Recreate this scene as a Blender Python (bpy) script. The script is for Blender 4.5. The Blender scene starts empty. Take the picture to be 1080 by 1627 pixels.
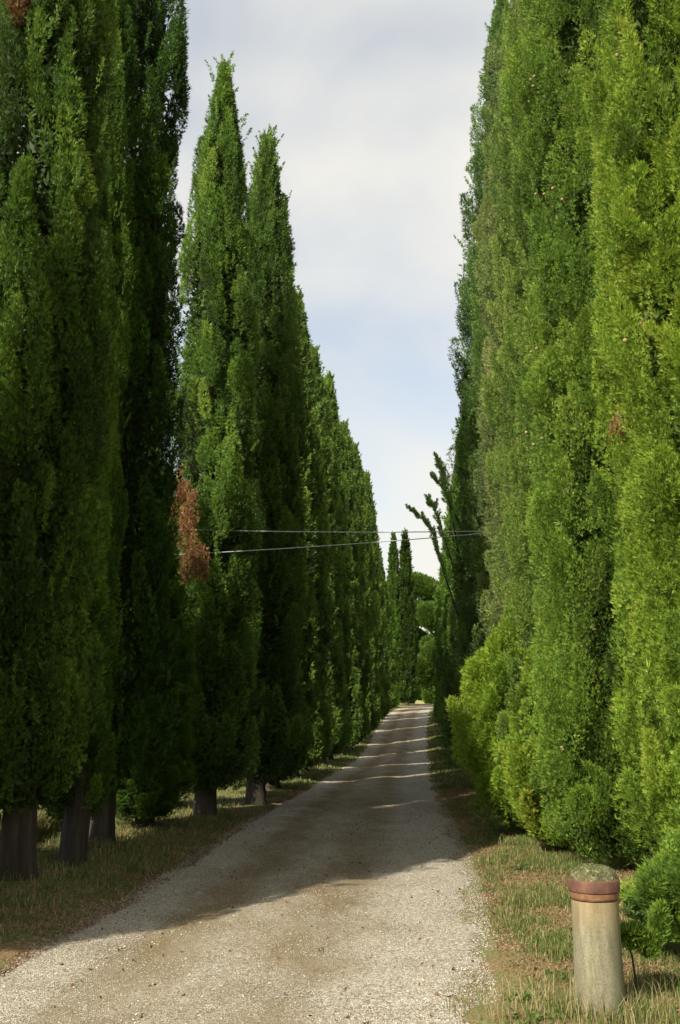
import bpy, math
import numpy as np
from mathutils import Vector, noise as mnoise
R = math.radians
S = bpy.context.scene
C = S.collection

# ------------------------------------------------------------------ camera
cam = bpy.data.cameras.new("camera")
co = bpy.data.objects.new("camera", cam); C.objects.link(co)
cam.sensor_fit = 'VERTICAL'; cam.sensor_height = 36.0
cam.lens = 1596 / 1627 * 36.0
cam.clip_start = 0.05; cam.clip_end = 4000
co.location = (0, 0, 1.6)
co.rotation_euler = (R(90 + 11.63), 0, 0)
S.camera = co
# ------------------------------------------------------------------ light
SUN_EL, SUN_AZ = 39.0, 38.0          # azimuth: how far the light travels to the right of straight ahead
def mk_world():
    w = bpy.data.worlds.new("World"); S.world = w; w.use_nodes = True
    n = w.node_tree.nodes; l = w.node_tree.links; n.clear()
    out = n.new('ShaderNodeOutputWorld'); bg = n.new('ShaderNodeBackground'); bg.inputs['Strength'].default_value = 0.12
    sky = n.new('ShaderNodeTexSky'); sky.sky_type = 'NISHITA'; sky.sun_disc = False
    sky.sun_elevation = R(SUN_EL); sky.sun_rotation = R(180 + SUN_AZ)
    sky.air_density = 1.2; sky.dust_density = 2.0; sky.ozone_density = 1.5
    tc = n.new('ShaderNodeTexCoord')
    mp = n.new('ShaderNodeMapping'); mp.inputs['Scale'].default_value = (1.0, 1.0, 1.5)
    mp.inputs['Location'].default_value = (0.35, 0.1, 0.0)
    nz = n.new('ShaderNodeTexNoise'); nz.inputs['Scale'].default_value = 2.6; nz.inputs['Detail'].default_value = 6
    nz.inputs['Roughness'].default_value = 0.47; nz.inputs['Distortion'].default_value = 0.35
    l.new(tc.outputs['Generated'], mp.inputs[0]); l.new(mp.outputs[0], nz.inputs['Vector'])
    sep = n.new('ShaderNodeSeparateXYZ'); l.new(tc.outputs['Generated'], sep.inputs[0])
    # layers of cloud by height above the horizon
    cr = n.new('ShaderNodeValToRGB'); cr.color_ramp.interpolation = 'EASE'
    e = cr.color_ramp.elements
    e[0].position = 0.0; e[0].color = (0.78,)*3 + (1,)
    e[1].position = 1.0; e[1].color = (0.6,)*3 + (1,)
    for p, v in ((0.17, 0.74), (0.225, 0.60), (0.30, 0.42), (0.36, 0.60), (0.42, 0.86), (0.50, 0.88), (0.555, 0.68), (0.60, 0.50), (0.66, 0.66)):
        q = e.new(p); q.color = (v,)*3 + (1,)
    l.new(sep.outputs['Z'], cr.inputs[0])
    a = n.new('ShaderNodeMath'); a.operation = 'SUBTRACT'; a.inputs[1].default_value = 0.5
    l.new(nz.outputs['Fac'], a.inputs[0])
    b = n.new('ShaderNodeMath'); b.operation = 'MULTIPLY_ADD'; b.inputs[1].default_value = 1.9
    l.new(a.outputs[0], b.inputs[0]); l.new(cr.outputs[0], b.inputs[2])
    # the clearer blue quarter up to the left
    c = n.new('ShaderNodeMath'); c.operation = 'MULTIPLY_ADD'; c.inputs[1].default_value = 1.1; c.use_clamp = True
    l.new(sep.outputs['X'], c.inputs[0]); l.new(b.outputs[0], c.inputs[2])
    mx = n.new('ShaderNodeMix'); mx.data_type = 'RGBA'
    mx.inputs['B'].default_value = (4.2, 4.08, 3.72, 1)
    l.new(c.outputs[0], mx.inputs['Factor']); 
    hs = n.new('ShaderNodeHueSaturation'); hs.inputs['Saturation'].default_value = .9; hs.inputs['Value'].default_value = 0.86
    l.new(sky.outputs[0], hs.inputs['Color']); l.new(hs.outputs[0], mx.inputs['A'])
    l.new(mx.outputs['Result'], bg.inputs['Color']); l.new(bg.outputs[0], out.inputs[0])
mk_world()
sun = bpy.data.lights.new("sun", 'SUN'); sun.energy = 4.6; sun.angle = R(0.6); sun.color = (1.0, 0.93, 0.80)
so = bpy.data.objects.new("sun", sun); C.objects.link(so); so.location = (-20, -30, 30)
LD = Vector((math.sin(R(SUN_AZ))*math.cos(R(SUN_EL)), math.cos(R(SUN_AZ))*math.cos(R(SUN_EL)), -math.sin(R(SUN_EL))))
so.rotation_euler = LD.to_track_quat('-Z', 'Y').to_euler()
S.view_settings.view_transform = 'Standard'; S.view_settings.look = 'None'
S.view_settings.exposure = 0.92; S.view_settings.gamma = 1.0
try:
    S.cycles.max_bounces = 6; S.cycles.transparent_max_bounces = 8; S.cycles.diffuse_bounces = 3
except Exception: pass

# ------------------------------------------------------------------ layout functions
def gz(y):      # the lane is level, then climbs gently from 40 m on
    return np.interp(y, [-500, 40, 50, 60, 72, 84, 95, 120, 900], [0, 0, .36, 1.05, 1.8, 2.45, 2.9, 3.1, 3.1])
YR = [-60, 0, 5.8, 7.03, 10.66, 13.8, 18.3, 27.5, 42.9, 56.1, 70, 81, 90, 100, 115]
XL = [-9.0, -3.0, -2.35, -2.2, -1.80, -1.62, -1.32, -.5, .84, 1.82, 3.09, 4.23, 6.6, 11.5, 22]
XR = [-5.9, 0.2, .72, .90, 1.27, 1.5, 1.78, 2.42, 3.66, 4.74, 6.06, 7.2, 9.6, 14.5, 25]
def xl(y): return np.interp(y, YR, XL)
def xr(y): return np.interp(y, YR, XR)

# ------------------------------------------------------------------ helpers
def tag(o, label=None, cat=None, group=None, kind=None):
    if label: o['label'] = label
    if cat: o['category'] = cat
    if group: o['group'] = group
    if kind: o['kind'] = kind
    return o
def mesh_np(name, verts, faces_flat, nper, mats, tint=None, smooth=False, mi=None):
    me = bpy.data.meshes.new(name)
    nv = len(verts); nf = len(faces_flat)//nper
    me.vertices.add(nv); me.vertices.foreach_set('co', verts.astype(np.float32).ravel())
    me.loops.add(len(faces_flat)); me.loops.foreach_set('vertex_index', faces_flat.astype(np.int32))
    me.polygons.add(nf); me.polygons.foreach_set('loop_start', np.arange(0, nf*nper, nper, dtype=np.int32))
    me.polygons.foreach_set('loop_total', np.full(nf, nper, dtype=np.int32))
    if smooth: me.polygons.foreach_set('use_smooth', np.ones(nf, dtype=bool))
    me.update(calc_edges=True)
    if tint is not None:
        at = me.attributes.new('tint', 'FLOAT', 'POINT'); at.data.foreach_set('value', tint.astype(np.float32))
    for m in (mats if isinstance(mats, (list, tuple)) else [mats]): me.materials.append(m)
    if mi is not None: me.polygons.foreach_set('material_index', mi.astype(np.int32))
    return me
def link(name, me, parent=None, loc=None):
    o = bpy.data.objects.new(name, me); C.objects.link(o)
    if parent: o.parent = parent
    if loc is not None: o.location = loc
    return o
def empty(name, loc, rz=0.0):
    o = bpy.data.objects.new(name, None); C.objects.link(o); o.location = loc; o.rotation_euler = (0, 0, rz)
    o.empty_display_size = 0.3
    return o
def tube(points, radii, sides=10, rng=None, jag=0.0, cap=True):
    P = np.array(points, float); n = len(P); V = []; F = []
    for i in range(n):
        t = P[min(i+1, n-1)] - P[max(i-1, 0)]; t /= np.linalg.norm(t) + 1e-9
        a = np.cross(t, [0.13, 0.97, 0.2] if abs(t[1]) < .9 else [1, 0, 0]); a /= np.linalg.norm(a); b = np.cross(t, a)
        for k in range(sides):
            an = 2*math.pi*k/sides
            r = radii[i]*(1 + (jag*math.sin(3*an + i*.35) + jag*.6*math.sin(5*an+1.3 - i*.2) if jag else 0))
            V.append(P[i] + r*(math.cos(an)*a + math.sin(an)*b))
    for i in range(n-1):
        for k in range(sides):
            k2 = (k+1) % sides
            F += [i*sides+k, i*sides+k2, (i+1)*sides+k2, (i+1)*sides+k]
    return np.array(V), np.array(F)
def joinVF(lst):
    Vs, Fs, o = [], [], 0
    for V, F in lst: Vs.append(V); Fs.append(F + o); o += len(V)
    return np.concatenate(Vs), np.concatenate(Fs)

# ------------------------------------------------------------------ materials
def newmat(name):
    m = bpy.data.materials.new(name); m.use_nodes = True; n = m.node_tree.nodes; n.clear()
    return m, n, m.node_tree.links
def ramp(n, cols):
    r = n.new('ShaderNodeValToRGB'); e = r.color_ramp.elements
    e[0].position = cols[0][0]; e[0].color = (*cols[0][1], 1)
    e[1].position = cols[-1][0]; e[1].color = (*cols[-1][1], 1)
    for p, c in cols[1:-1]: q = e.new(p); q.color = (*c, 1)
    return r
def leaf_mat(name, cols, trans=0.42, rough=0.55, use_obj=True):
    m, n, l = newmat(name)
    out = n.new('ShaderNodeOutputMaterial')
    at = n.new('ShaderNodeAttribute'); at.attribute_name = 'tint'
    r = ramp(n, cols); l.new(at.outputs['Fac'], r.inputs[0])
    src = r.outputs[0]
    if use_obj:
        oi = n.new('ShaderNodeObjectInfo'); mu = n.new('ShaderNodeMix'); mu.data_type = 'RGBA'; mu.blend_type = 'MULTIPLY'
        mu.inputs['Factor'].default_value = 1; l.new(src, mu.inputs['A']); l.new(oi.outputs['Color'], mu.inputs['B']); src = mu.outputs['Result']
    p = n.new('ShaderNodeBsdfPrincipled'); p.inputs['Roughness'].default_value = rough
    p.inputs['Specular IOR Level'].default_value = 0.25
    t = n.new('ShaderNodeBsdfTranslucent'); mx = n.new('ShaderNodeMixShader'); mx.inputs[0].default_value = trans
    l.new(src, p.inputs['Base Color']); l.new(src, t.inputs['Color'])
    l.new(p.outputs[0], mx.inputs[1]); l.new(t.outputs[0], mx.inputs[2]); l.new(mx.outputs[0], out.inputs[0])
    return m
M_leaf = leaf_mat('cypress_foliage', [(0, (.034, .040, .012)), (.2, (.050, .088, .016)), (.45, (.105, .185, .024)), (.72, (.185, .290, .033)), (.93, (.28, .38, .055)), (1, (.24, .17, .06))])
M_dead = leaf_mat('dead_foliage', [(0, (.06, .028, .014)), (.5, (.23, .105, .042)), (1, (.40, .25, .13))], .2, .8, False)
M_grass = leaf_mat('grass_blades', [(0, (.035, .07, .012)), (.35, (.075, .13, .022)), (.55, (.13, .15, .04)), (.75, (.25, .2, .09)), (1, (.38, .30, .16))], .25, .6)
M_pine = leaf_mat('pine_foliage', [(0, (.025, .045, .010)), (.5, (.075, .135, .020)), (1, (.13, .20, .03))])

def solid_mat(name, cols, scale=20, rough=.85, bump=.3, bscale=60, stretch=(1, 1, 1), coord='Object'):
    m, n, l = newmat(name)
    out = n.new('ShaderNodeOutputMaterial'); p = n.new('ShaderNodeBsdfPrincipled'); p.inputs['Roughness'].default_value = rough
    tc = n.new('ShaderNodeTexCoord'); mp = n.new('ShaderNodeMapping'); mp.inputs['Scale'].default_value = stretch
    l.new(tc.outputs[coord], mp.inputs[0])
    z = n.new('ShaderNodeTexNoise'); z.inputs['Scale'].default_value = scale; z.inputs['Detail'].default_value = 8; z.inputs['Roughness'].default_value = .65
    l.new(mp.outputs[0], z.inputs['Vector'])
    r = ramp(n, cols); l.new(z.outputs['Fac'], r.inputs[0]); l.new(r.outputs[0], p.inputs['Base Color'])
    z2 = n.new('ShaderNodeTexNoise'); z2.inputs['Scale'].default_value = bscale; z2.inputs['Detail'].default_value = 5
    l.new(mp.outputs[0], z2.inputs['Vector'])
    b = n.new('ShaderNodeBump'); b.inputs['Strength'].default_value = bump; b.inputs['Distance'].default_value = .01
    l.new(z2.outputs['Fac'], b.inputs['Height']); l.new(b.outputs[0], p.inputs['Normal']); l.new(p.outputs[0], out.inputs[0])
    return m
M_bark = solid_mat('cypress_bark', [(.3, (.014, .011, .007)), (.55, (.036, .028, .019)), (.75, (.07, .058, .04))], 16, .95, 1.0, 34, (1, 1, .10))

# road
def road_mat():
    m, n, l = newmat('pale_gravel')
    out = n.new('ShaderNodeOutputMaterial'); p = n.new('ShaderNodeBsdfPrincipled'); p.inputs['Roughness'].default_value = .95
    p.inputs['Specular IOR Level'].default_value = .15
    tc = n.new('ShaderNodeTexCoord'); 
    v = n.new('ShaderNodeTexVoronoi'); v.inputs['Scale'].default_value = 125
    l.new(tc.outputs['Object'], v.inputs['Vector'])
    v2 = n.new('ShaderNodeTexVoronoi'); v2.inputs['Scale'].default_value = 38
    l.new(tc.outputs['Object'], v2.inputs['Vector'])
    bw = n.new('ShaderNodeSeparateColor'); l.new(v.outputs['Color'], bw.inputs[0])
    r1 = ramp(n, [(0, (.13, .11, .075)), (.3, (.27, .238, .175)), (.7, (.385, .35, .275)), (1, (.52, .485, .41))])
    l.new(bw.outputs[0], r1.inputs[0])
    bw2 = n.new('ShaderNodeSeparateColor'); l.new(v2.outputs['Color'], bw2.inputs[0])
    r2 = ramp(n, [(0, (.62, .6, .56)), (.5, (1, 1, 1)), (1, (1.18, 1.18, 1.18))]); l.new(bw2.outputs[1], r2.inputs[0])
    mm = n.new('ShaderNodeMix'); mm.data_type = 'RGBA'; mm.blend_type = 'MULTIPLY'; mm.inputs['Factor'].default_value = .8
    l.new(r1.outputs[0], mm.inputs['A']); l.new(r2.outputs[0], mm.inputs['B'])
    # compacted brown wheel tracks: 'track' attribute (lateral position) broken up by noise
    at = n.new('ShaderNodeAttribute'); at.attribute_name = 'track'
    mp = n.new('ShaderNodeMapping'); mp.inputs['Scale'].default_value = (1.3, .45, 1); l.new(tc.outputs['Object'], mp.inputs[0])
    z = n.new('ShaderNodeTexNoise'); z.inputs['Scale'].default_value = 1.5; z.inputs['Detail'].default_value = 9; z.inputs['Roughness'].default_value = .68
    l.new(mp.outputs[0], z.inputs['Vector'])
    a = n.new('ShaderNodeMath'); a.operation = 'MULTIPLY_ADD'; a.inputs[1].default_value = 2.6; l.new(z.outputs['Fac'], a.inputs[0])
    a.inputs[2].default_value = -1.36
    a2 = n.new('ShaderNodeMath'); a2.operation = 'ADD'; a2.use_clamp = True; l.new(a.outputs[0], a2.inputs[0]); l.new(at.outputs['Fac'], a2.inputs[1])
    z3 = n.new('ShaderNodeTexNoise'); z3.inputs['Scale'].default_value = 60; z3.inputs['Detail'].default_value = 4
    l.new(tc.outputs['Object'], z3.inputs['Vector'])
    r3 = ramp(n, [(.3, (.11, .078, .038)), (.5, (.185, .140, .074)), (.7, (.28, .228, .145))]); l.new(z3.outputs['Fac'], r3.inputs[0])
    m2 = n.new('ShaderNodeMix'); m2.data_type = 'RGBA'; l.new(a2.outputs[0], m2.inputs['Factor'])
    l.new(mm.outputs['Result'], m2.inputs['A']); l.new(r3.outputs[0], m2.inputs['B']); l.new(m2.outputs['Result'], p.inputs['Base Color'])
    b = n.new('ShaderNodeBump'); b.inputs['Strength'].default_value = .8; b.inputs['Distance'].default_value = .012
    l.new(v.outputs['Distance'], b.inputs['Height']); b.invert = True
    l.new(b.outputs[0], p.inputs['Normal']); l.new(p.outputs[0], out.inputs[0])
    return m
M_road = road_mat()
def ground_mat():
    m, n, l = newmat('verge_soil')
    out = n.new('ShaderNodeOutputMaterial'); p = n.new('ShaderNodeBsdfPrincipled'); p.inputs['Roughness'].default_value = .95
    p.inputs['Specular IOR Level'].default_value = .1
    tc = n.new('ShaderNodeTexCoord')
    z = n.new('ShaderNodeTexNoise'); z.inputs['Scale'].default_value = 1.1; z.inputs['Detail'].default_value = 8; z.inputs['Roughness'].default_value = .7
    l.new(tc.outputs['Object'], z.inputs['Vector'])
    z2 = n.new('ShaderNodeTexNoise'); z2.inputs['Scale'].default_value = 70; z2.inputs['Detail'].default_value = 6; z2.inputs['Roughness'].default_value = .7
    l.new(tc.outputs['Object'], z2.inputs['Vector'])
    ra = ramp(n, [(.3, (.08, .04, .02)), (.5, (.19, .125, .065)), (.7, (.34, .27, .16))]); l.new(z2.outputs['Fac'], ra.inputs[0])
    rb = ramp(n, [(.3, (.05, .06, .02)), (.5, (.12, .14, .045)), (.7, (.25, .24, .10))]); l.new(z2.outputs['Fac'], rb.inputs[0])
    rf = ramp(n, [(.42, (0, 0, 0)), (.58, (1, 1, 1))]); l.new(z.outputs['Fac'], rf.inputs[0])
    at = n.new('ShaderNodeAttribute'); at.attribute_name = 'field'
    mxm = n.new('ShaderNodeMath'); mxm.operation = 'MAXIMUM'; l.new(rf.outputs[0], mxm.inputs[0]); l.new(at.outputs['Fac'], mxm.inputs[1])
    m1 = n.new('ShaderNodeMix'); m1.data_type = 'RGBA'; l.new(mxm.outputs[0], m1.inputs['Factor']); l.new(ra.outputs[0], m1.inputs['A']); l.new(rb.outputs[0], m1.inputs['B'])
    rc = ramp(n, [(.3, (.17, .18, .05)), (.5, (.30, .31, .10)), (.7, (.40, .38, .15))]); l.new(z2.outputs['Fac'], rc.inputs[0])
    m2 = n.new('ShaderNodeMix'); m2.data_type = 'RGBA'; l.new(at.outputs['Fac'], m2.inputs['Factor']); l.new(m1.outputs['Result'], m2.inputs['A']); l.new(rc.outputs[0], m2.inputs['B'])
    l.new(m2.outputs['Result'], p.inputs['Base Color'])
    b = n.new('ShaderNodeBump'); b.inputs['Strength'].default_value = .6; b.inputs['Distance'].default_value = .02
    l.new(z2.outputs['Fac'], b.inputs['Height']); l.new(b.outputs[0], p.inputs['Normal']); l.new(p.outputs[0], out.inputs[0])
    return m
M_ground = ground_mat()

# ------------------------------------------------------------------ ground and lane
def build_ground():
    ys = np.unique(np.concatenate([np.linspace(-400, 0, 25), np.linspace(0, 30, 151), np.linspace(30, 130, 101), np.linspace(130, 1500, 50)]))
    xs = np.unique(np.concatenate([np.linspace(-1200, -20, 30), np.linspace(-20, 20, 161), np.linspace(20, 1200, 30)]))
    X, Y = np.meshgrid(xs, ys)
    Z = gz(Y)
    rng = np.random.default_rng(3)
    for fx, fy, a, ph in ((1.7, 1.1, .012, 0), (3.9, 2.7, .008, 1), (.5, .4, .03, 2)):
        Z = Z + a*np.sin(X*fx+ph)*np.cos(Y*fy+ph*2)
    # verge a little below / banked beside the lane; flat below the lane itself
    d = np.maximum(xl(Y)-X, X-xr(Y))
    under = np.clip(-d/.3, 0, 1)
    Z = np.where(d < 0, gz(Y) - .05*under, Z) 
    Z = Z + .05*np.clip(d/1.5, 0, 1)
    far = np.clip((np.hypot(X, Y)-180)/500, 0, 1); Z = Z + far*far*9*(1+.5*np.sin(X*.006+1))
    V = np.stack([X.ravel(), Y.ravel(), Z.ravel()], 1)
    ny, nx = X.shape
    i = np.arange(ny-1)[:, None]*nx + np.arange(nx-1)[None, :]
    F = np.stack([i, i+1, i+nx+1, i+nx], -1).ravel()
    me = mesh_np('ground', V, F, 4, M_ground, smooth=True)
    fld = np.clip((xl(Y)-2.2-X)/.8, 0, 1) + np.clip((X-xr(Y)-5)/1.5, 0, 1)
    at = me.attributes.new('field', 'FLOAT', 'POINT'); at.data.foreach_set('value', fld.ravel().astype(np.float32))
    o = link('ground', me); tag(o, kind='structure')
def edge_wob(y, s):
    return (.10*np.sin(y*2.1+s) + .07*np.sin(y*5.3+2*s) + .05*np.sin(y*11.7+s*3) + .03*np.sin(y*27+s*5) + .02*np.sin(y*53+s))*.75
def road_z(y, u):     # u 0..1 across
    ruts = -.018*np.exp(-((u-.27)/.09)**2) - .018*np.exp(-((u-.73)/.09)**2) + .015*np.exp(-((u-.5)/.12)**2)
    return gz(y) + .012 + ruts + .006*np.sin(y*1.3+u*5)
def build_road():
    ys = np.concatenate([np.linspace(-40, 3, 30), np.arange(3.05, 22, .04), np.linspace(22, 115, 600)])
    us = np.linspace(0, 1, 41)
    a = xl(ys)+edge_wob(ys, 1.0); b = xr(ys)+edge_wob(ys, 4.0)
    X = a[:, None] + (b-a)[:, None]*us[None]; Y = np.repeat(ys[:, None], len(us), 1)
    Z = road_z(Y, us[None])
    Z[:, 0] -= .03; Z[:, -1] -= .03
    V = np.stack([X.ravel(), Y.ravel(), Z.ravel()], 1); ny, nx = X.shape
    i = np.arange(ny-1)[:, None]*nx + np.arange(nx-1)[None, :]
    F = np.stack([i, i+1, i+nx+1, i+nx], -1).ravel()
    me = mesh_np('gravel_road', V, F, 4, M_road, smooth=True)
    tr = .95*np.exp(-((us-.27)/.12)**2) + .80*np.exp(-((us-.62)/.13)**2) + .35*np.exp(-((us-.45)/.2)**2)
    tr = np.repeat(tr[None], ny, 0)
    tr = tr*(1-.30*np.clip((7.5-Y)/2, 0, 1)) - .12
    at = me.attributes.new('track', 'FLOAT', 'POINT'); at.data.foreach_set('value', tr.ravel().astype(np.float32))
    tag(link('gravel_road', me), kind='structure')
build_ground(); build_road()

# ------------------------------------------------------------------ foliage
def sprays(P, D, L, W, rng, tint, blades=3, spread=.45):
    """fans of slim diamond leaves at P pointing along D"""
    n = len(P)
    D = D/np.linalg.norm(D, axis=1, keepdims=True)
    A = rng.normal(size=(n, 3)); A -= (A*D).sum(1, keepdims=True)*D; A /= np.linalg.norm(A, axis=1, keepdims=True)
    Nn = np.cross(D, A)
    V = []; 
    offs = [0] if blades == 1 else np.linspace(-spread, spread, blades)
    for k, a in enumerate(offs):
        a = a + rng.normal(scale=.12, size=(n, 1))
        d = D*np.cos(a) + A*np.sin(a)
        s = -D*np.sin(a) + A*np.cos(a)
        s = s*.8 + Nn*rng.normal(scale=.5, size=(n, 1)); 
        ln = L[:, None]*(1 if abs(offs[k]) < .1 else .8)
        b = P; mid = P + d*ln*.45; tip = P + d*ln
        V.append(np.stack([b, mid + s*W[:, None]*.5, tip, mid - s*W[:, None]*.5], 1))
    V = np.concatenate(V, 0)            # (n*blades,4,3)
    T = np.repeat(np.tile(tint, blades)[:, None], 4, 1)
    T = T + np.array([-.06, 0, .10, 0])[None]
    return V.reshape(-1, 3), T.ravel()
def quads_mesh(name, parts, mat):
    V = np.concatenate([p[0] for p in parts]); T = np.concatenate([p[1] for p in parts])
    return mesh_np(name, V, np.arange(len(V)), 4, mat, tint=np.clip(T, 0, 1))

# plumes along a path, for single branches
def path_plume(rng, pts, n, r0, ll=.09, lw=.02, tint=.5, lean=(0, 0, .5)):
    P = np.array(pts, float); s = rng.random(n)
    seg = s*(len(P)-1); i = np.minimum(seg.astype(int), len(P)-2); f = (seg-i)[:, None]
    c = P[i]*(1-f)+P[i+1]*f; d = P[i+1]-P[i]; d /= np.linalg.norm(d, axis=1, keepdims=True)
    q = rng.normal(size=(n, 3)); q /= np.linalg.norm(q, axis=1, keepdims=True)
    rr = r0*(np.sin(np.pi*s**.8)**.6*.9+.12)*rng.random(n)**.4
    p = c + q*rr[:, None]
    D = d*1.0 + q*.8 + np.array(lean)[None]*.5 + rng.normal(scale=.25, size=(n, 3))
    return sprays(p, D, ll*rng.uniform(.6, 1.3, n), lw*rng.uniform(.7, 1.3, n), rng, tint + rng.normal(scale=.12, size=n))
def crown_profile(u, bottom=.09, k=6.0):      # u: 0 bottom .. 1 top
    return (1-np.exp(-(1-u)*k)) * np.clip(.35 + .65*np.sqrt(np.clip(u/bottom, 0, 1)), 0, 1) * (1 + .04*np.sin(u*23))
def make_crown(name, seed, H, Rm, zb, nplume, nspray, ll=.085, lw=.02, k=6.0, bottom=.1, core=1.0, rough=.0, plen=(.5, 1.2), prad=(.09, .17), base_tint=.5, feather=.5, mat=None, lobes=4):
    rng = np.random.default_rng(seed)
    Hc = H - zb
    # plume origins, more where the crown is wider
    u = rng.random(nplume*6); keep = rng.random(nplume*6) < (.25+.75*crown_profile(u, bottom, k)); u = u[keep][:nplume]
    n = len(u); th = rng.random(n)*2*np.pi
    ph = rng.random(lobes)*6.28
    def Rr(z, th):
        uu = np.clip((z-zb)/Hc, 0, 1)
        lob = 1 + rough*(.5*np.sin(3*th+ph[0]+uu*5) + .5*np.sin(2*th+ph[1]-uu*9)) + .09*np.sin(6*th+ph[2]+uu*6) + .06*np.sin(9*th+ph[3]-uu*17)
        return Rm*crown_profile(uu, bottom, k)*lob
    pl = rng.uniform(*plen, n); pl = np.minimum(pl, (1-u)*Hc*.9+.3); pr = rng.uniform(*prad, n)*np.clip(.55+.6*(1-u), .5, 1)
    frac = np.where(rng.random(n) < .15, 1.08, 1) - .42*rng.random(n)**1.3
    z0 = zb + u*Hc*.985
    ptint = base_tint + rng.normal(scale=.12, size=n) + .07*np.sin(z0*1.7+3*th+ph[0]) + .07*np.sin(z0*.8-2*th+ph[1])
    brn = rng.random(n) < .04
    idx = rng.integers(0, n, nspray)
    t = rng.random(nspray)**.9
    rr = pr[idx]*(np.sin(np.pi*np.clip(t, 0, 1)**.75)**.7*.95 + .10)
    z = z0[idx] + pl[idx]*t
    z = np.minimum(z, H + .05)
    th_ = th[idx] + .12*np.sin(t*3+idx)
    rad = np.maximum(Rr(z, th_)*frac[idx] - pr[idx]*.3, 0) + .10*t*t*pl[idx]*feather*(z < H-.5)
    cx = rad*np.cos(th_); cy = rad*np.sin(th_)
    q = rng.normal(size=(nspray, 3)); q[:, 2] *= .35; q /= np.linalg.norm(q, axis=1, keepdims=True)
    sh = rng.random(nspray)**.33
    P = np.stack([cx, cy, z], 1) + q*rr[:, None]*sh[:, None]
    out = np.stack([np.cos(th_), np.sin(th_), 0*th_], 1)
    D = q*.75 + out*.22*(.5+feather) + np.array([0, 0, .95])[None]*rng.uniform(.5, 1.2, nspray)[:, None] + rng.normal(scale=.28, size=(nspray, 3))
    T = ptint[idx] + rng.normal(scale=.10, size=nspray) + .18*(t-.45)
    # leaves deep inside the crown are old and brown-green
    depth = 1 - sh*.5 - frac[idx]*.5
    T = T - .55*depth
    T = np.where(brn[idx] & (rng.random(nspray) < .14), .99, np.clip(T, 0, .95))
    L = ll*rng.uniform(.6, 1.3, nspray)*np.where(rng.random(nspray) < .06, 1.9, 1); W = lw*rng.uniform(.7, 1.3, nspray)
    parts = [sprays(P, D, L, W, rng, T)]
    # stray shoots standing out of the surface and round the tip
    m = int(26*H); uu = rng.random(m)**.8; uu[:14] = 1-.035*rng.random(14); th2 = rng.random(m)*6.283; z = zb + uu*Hc
    for j in range(m):
        ra = Rr(z[j], th2[j])*.93; c = np.array([ra*math.cos(th2[j]), ra*math.sin(th2[j]), z[j]-.05])
        e = np.array([math.cos(th2[j])*.35, math.sin(th2[j])*.35, 1.0]) + rng.normal(scale=.18, size=3); l2 = rng.uniform(.16, .42)
        parts.append(path_plume(rng, [c, c+e*l2*.5, c+e*l2], int(130*l2*.066/ll)+6, .020, ll*.8, lw, base_tint+rng.normal(scale=.1)))
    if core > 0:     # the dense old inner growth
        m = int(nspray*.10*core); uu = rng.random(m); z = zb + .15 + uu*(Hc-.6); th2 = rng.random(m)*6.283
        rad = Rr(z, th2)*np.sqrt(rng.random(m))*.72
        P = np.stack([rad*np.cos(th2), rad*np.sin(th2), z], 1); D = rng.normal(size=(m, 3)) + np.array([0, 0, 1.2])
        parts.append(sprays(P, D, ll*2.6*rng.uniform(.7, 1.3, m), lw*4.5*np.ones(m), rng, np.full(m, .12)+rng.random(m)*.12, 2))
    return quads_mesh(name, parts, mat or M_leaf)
def make_trunk(name, seed, H, r0, limbs=0, Rm=.5, z1=1.2):
    rng = np.random.default_rng(seed)
    zs = np.array([-.15, 0, .12, .3, .6, 1, 1.6, 2.5, 4, 6, 9, H*.93]); zs = zs[zs <= H*.93]
    pts = [(.03*math.sin(z*1.1+seed), .03*math.cos(z*.9+seed), z) for z in zs]
    rad = [r0*(1+.26*math.exp(-max(z, 0)*6))*max(.06, 1-(max(z, 0)/H)**.9) for z in zs]
    L = [tube(pts, rad, 36, jag=.12)]
    for i in range(limbs):
        z0 = z1 + (H*.8-z1)*rng.random(); th = rng.random()*6.28; ln = rng.uniform(1.6, 3.2)
        pp = []; rr = []
        for t in np.linspace(0, 1, 6):
            d = Rm*.9*(1-math.exp(-t*3.0)); pp.append((d*math.cos(th), d*math.sin(th), z0+ln*t)); rr.append(.032*(1-t*.85)*(1-z0/H*.5))
        L.append(tube(pp, rr, 6))
    V, F = joinVF(L)
    return mesh_np(name, V, F, 4, M_bark, smooth=True)

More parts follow.
